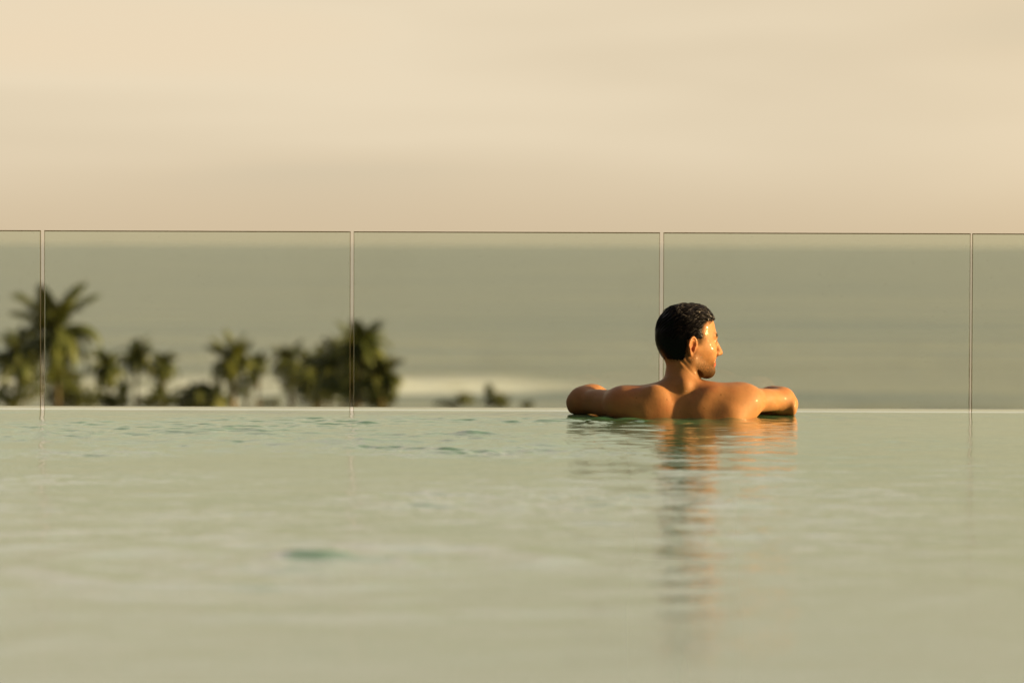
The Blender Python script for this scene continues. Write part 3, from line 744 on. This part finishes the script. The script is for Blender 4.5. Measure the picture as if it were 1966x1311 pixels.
vor = N(t, 'ShaderNodeTexVoronoi', i_Scale=95.0); L(t, tcn, 'Object', vor, 'Vector')            # clinging drops
mv = N(t, 'ShaderNodeMapRange'); mv.inputs['From Min'].default_value = .30; mv.inputs['From Max'].default_value = .0; L(t, vor, 'Distance', mv, 0)
b2 = N(t, 'ShaderNodeBump', i_Strength=1.0, i_Distance=.0022); L(t, mv, 0, b2, 'Height'); L(t, b, 0, b2, 'Normal')
L(t, b, 0, p, 'Normal'); L(t, b2, 0, p, 'Coat Normal'); L(t, p, 0, out, 0)
body.data.materials.append(m)

# hair: a combed shell over the skull plus loose wet strands
sl = B.win((-.11, -.06, .14), (.13, .17, .362)); x, y, z = B.pts(sl)
q = np.stack(np.broadcast_arrays(x-HC[0], y-HC[1], z-HC[2]), -1)
hu, hs, hw_ = q @ Fv, q @ Sv, q @ Uv
M, _ = hairmask(hu, hs, hw_, .007)
ang = np.arctan2(hs, np.maximum(hw_+.03, -.02)+.0001)
flow = ang*21 + 1.3*np.sin(hu*42) + 3.4*fbm(hu*26, hs*26+3, 5, 3)
comb = (.5+.5*np.sin(flow*2.4+1.5*vnoise(hu*55, ang*7, 4))) * (.5+.8*vnoise(hu*30+5, ang*9, 8))
thick = .0012 + .0036*sstep(-.02, .05, hw_) + .0024*sstep(.0, .06, hu)*sstep(.03, .07, hw_)
thick = thick + .0058*(comb-.5)*sstep(.0, .04, hw_) + .0007*(vnoise(hu*300, hw_*300, 2)-.5)
Hd = D0[sl] - thick*1.0
reg = (.5-M)*.016
h = np.clip(.5-.5*(Hd-reg)/.004, 0, 1); Hd2 = (Hd*(1-h)+reg*h + .004*h*(1-h)).astype(np.float32)
Ph, Fh = surfnets(ax[sl[0]], ay[sl[1]], az[sl[2]], Hd2)
Vh = Ph.tolist(); Fq = [tuple(r_) for r_ in Fh.tolist()]
rn = random.Random(4)
def fieldval(p3):
    i = np.clip(np.searchsorted(ax, p3[0]), 1, len(ax)-1); j = np.clip(np.searchsorted(ay, p3[1]), 1, len(ay)-1); k = np.clip(np.searchsorted(az, p3[2]), 1, len(az)-1)
    return D0[i, j, k]
def project(p3, off):
    c = hp(-.004, 0, 0.0); d = p3-c; d /= np.linalg.norm(d); lo, hi = .04, .14
    for _ in range(16):
        m_ = (lo+hi)/2
        if fieldval(c+d*m_) < off: lo = m_
        else: hi = m_
    return c+d*lo
ns = 0
while ns < 900:
    # start near the hairline or the parting, comb backwards
    u0 = rn.uniform(-.05, .088); th = rn.uniform(-1.45, 1.45)
    s0 = .066*math.sin(th); w0 = .080*math.cos(th)-.004
    mk, _ = hairmask(np.array([u0]), np.array([s0]), np.array([w0]))
    if mk[0] < .5: continue
    ns += 1; pts = []; ln = rn.uniform(.022, .042); n = 6; kx = rn.uniform(-.25, .25)
    up = .0095*min(1, max(.25, (w0+.02)/.07)); lift = rn.uniform(.4, 1.15)*up
    for i in range(n+1):
        sN = i/n; uu = u0-ln*sN; tt = th + (kx*sN + .35*sN*sN*np.sign(th))*.6
        o_ = .0006+lift*math.sin(math.pi*min(1, .12+.86*sN))**.7
        pts.append(Vector(project(hp(uu, .066*math.sin(tt), .080*math.cos(tt)-.004), o_)))
    tv, tf = tube(pts, [.00090*(1-.65*abs(2*i/n-.7)) for i in range(n+1)], 5)
    o = len(Vh); Vh += [tuple(v_) for v_ in tv]; Fq += [tuple(j+o for j in q_) for q_ in tf]
hm, t, p = principled('wet_dark_hair', (.003, .0025, .003), .30, noise=(90, (.006, .005, .005)))
p.inputs['Specular IOR Level'].default_value = .18; p.inputs['Specular Tint'].default_value = (.85, .8, 1, 1)
hair = mesh('hair', np.array(Vh)+np.array([0, 0, 1.30]), Fq, hm, man, smooth=True)
# teeth and eyes
tm, _, _ = principled('tooth_white', (.72, .66, .52), .3); em, _, _ = principled('eye_dark', (.05, .035, .025), .15)
V, Fq = [], []
for k in range(-5, 6):
    a = k*.20; c = hp(.0885-.020*(1-math.cos(a)), .024*math.sin(a), -.0795); rr = .0034
    tv, tf = tube([Vector(c+np.array([0, 0, z_])) for z_ in (-.0045, -.003, .003, .0045)], [.0018, rr, rr, .0020], 6)
    o = len(V); V += tv; Fq += [tuple(j+o for j in q_) for q_ in tf]
V = [Vector(v_)+Vector((0, 0, 1.30)) for v_ in V]
mesh('teeth', V, Fq, tm, man, smooth=True)
for s_ in (-1, 1):
    c = hp(.0745, s_*.031, -.0212)+np.array([0, 0, 1.30]); V = []; Fq = []
    tv, tf = tube([Vector(c+np.array([0, 0, .0112*math.sin(a)])) for a in np.linspace(-1.45, 1.45, 9)], [.0112*math.cos(a) for a in np.linspace(-1.45, 1.45, 9)], 12)
    mesh('eye', tv, tf, em, man, smooth=True)
# swimming shorts, under water
sl = B.win((-.25, -.15, -.86), (.25, .22, -.40)); Z3 = B.pts(sl)[2]
Sd = np.maximum(D0[sl]-.010, np.maximum(Z3+.42, -.82-Z3)).astype(np.float32)
Ps, Fs = surfnets(ax[sl[0]], ay[sl[1]], az[sl[2]], Sd)
sm, _, _ = principled('dark_swim_fabric', (.02, .03, .05), .7)
mesh('swim_shorts', Ps+np.array([0, 0, 1.30]), Fs, sm, man, smooth=True)
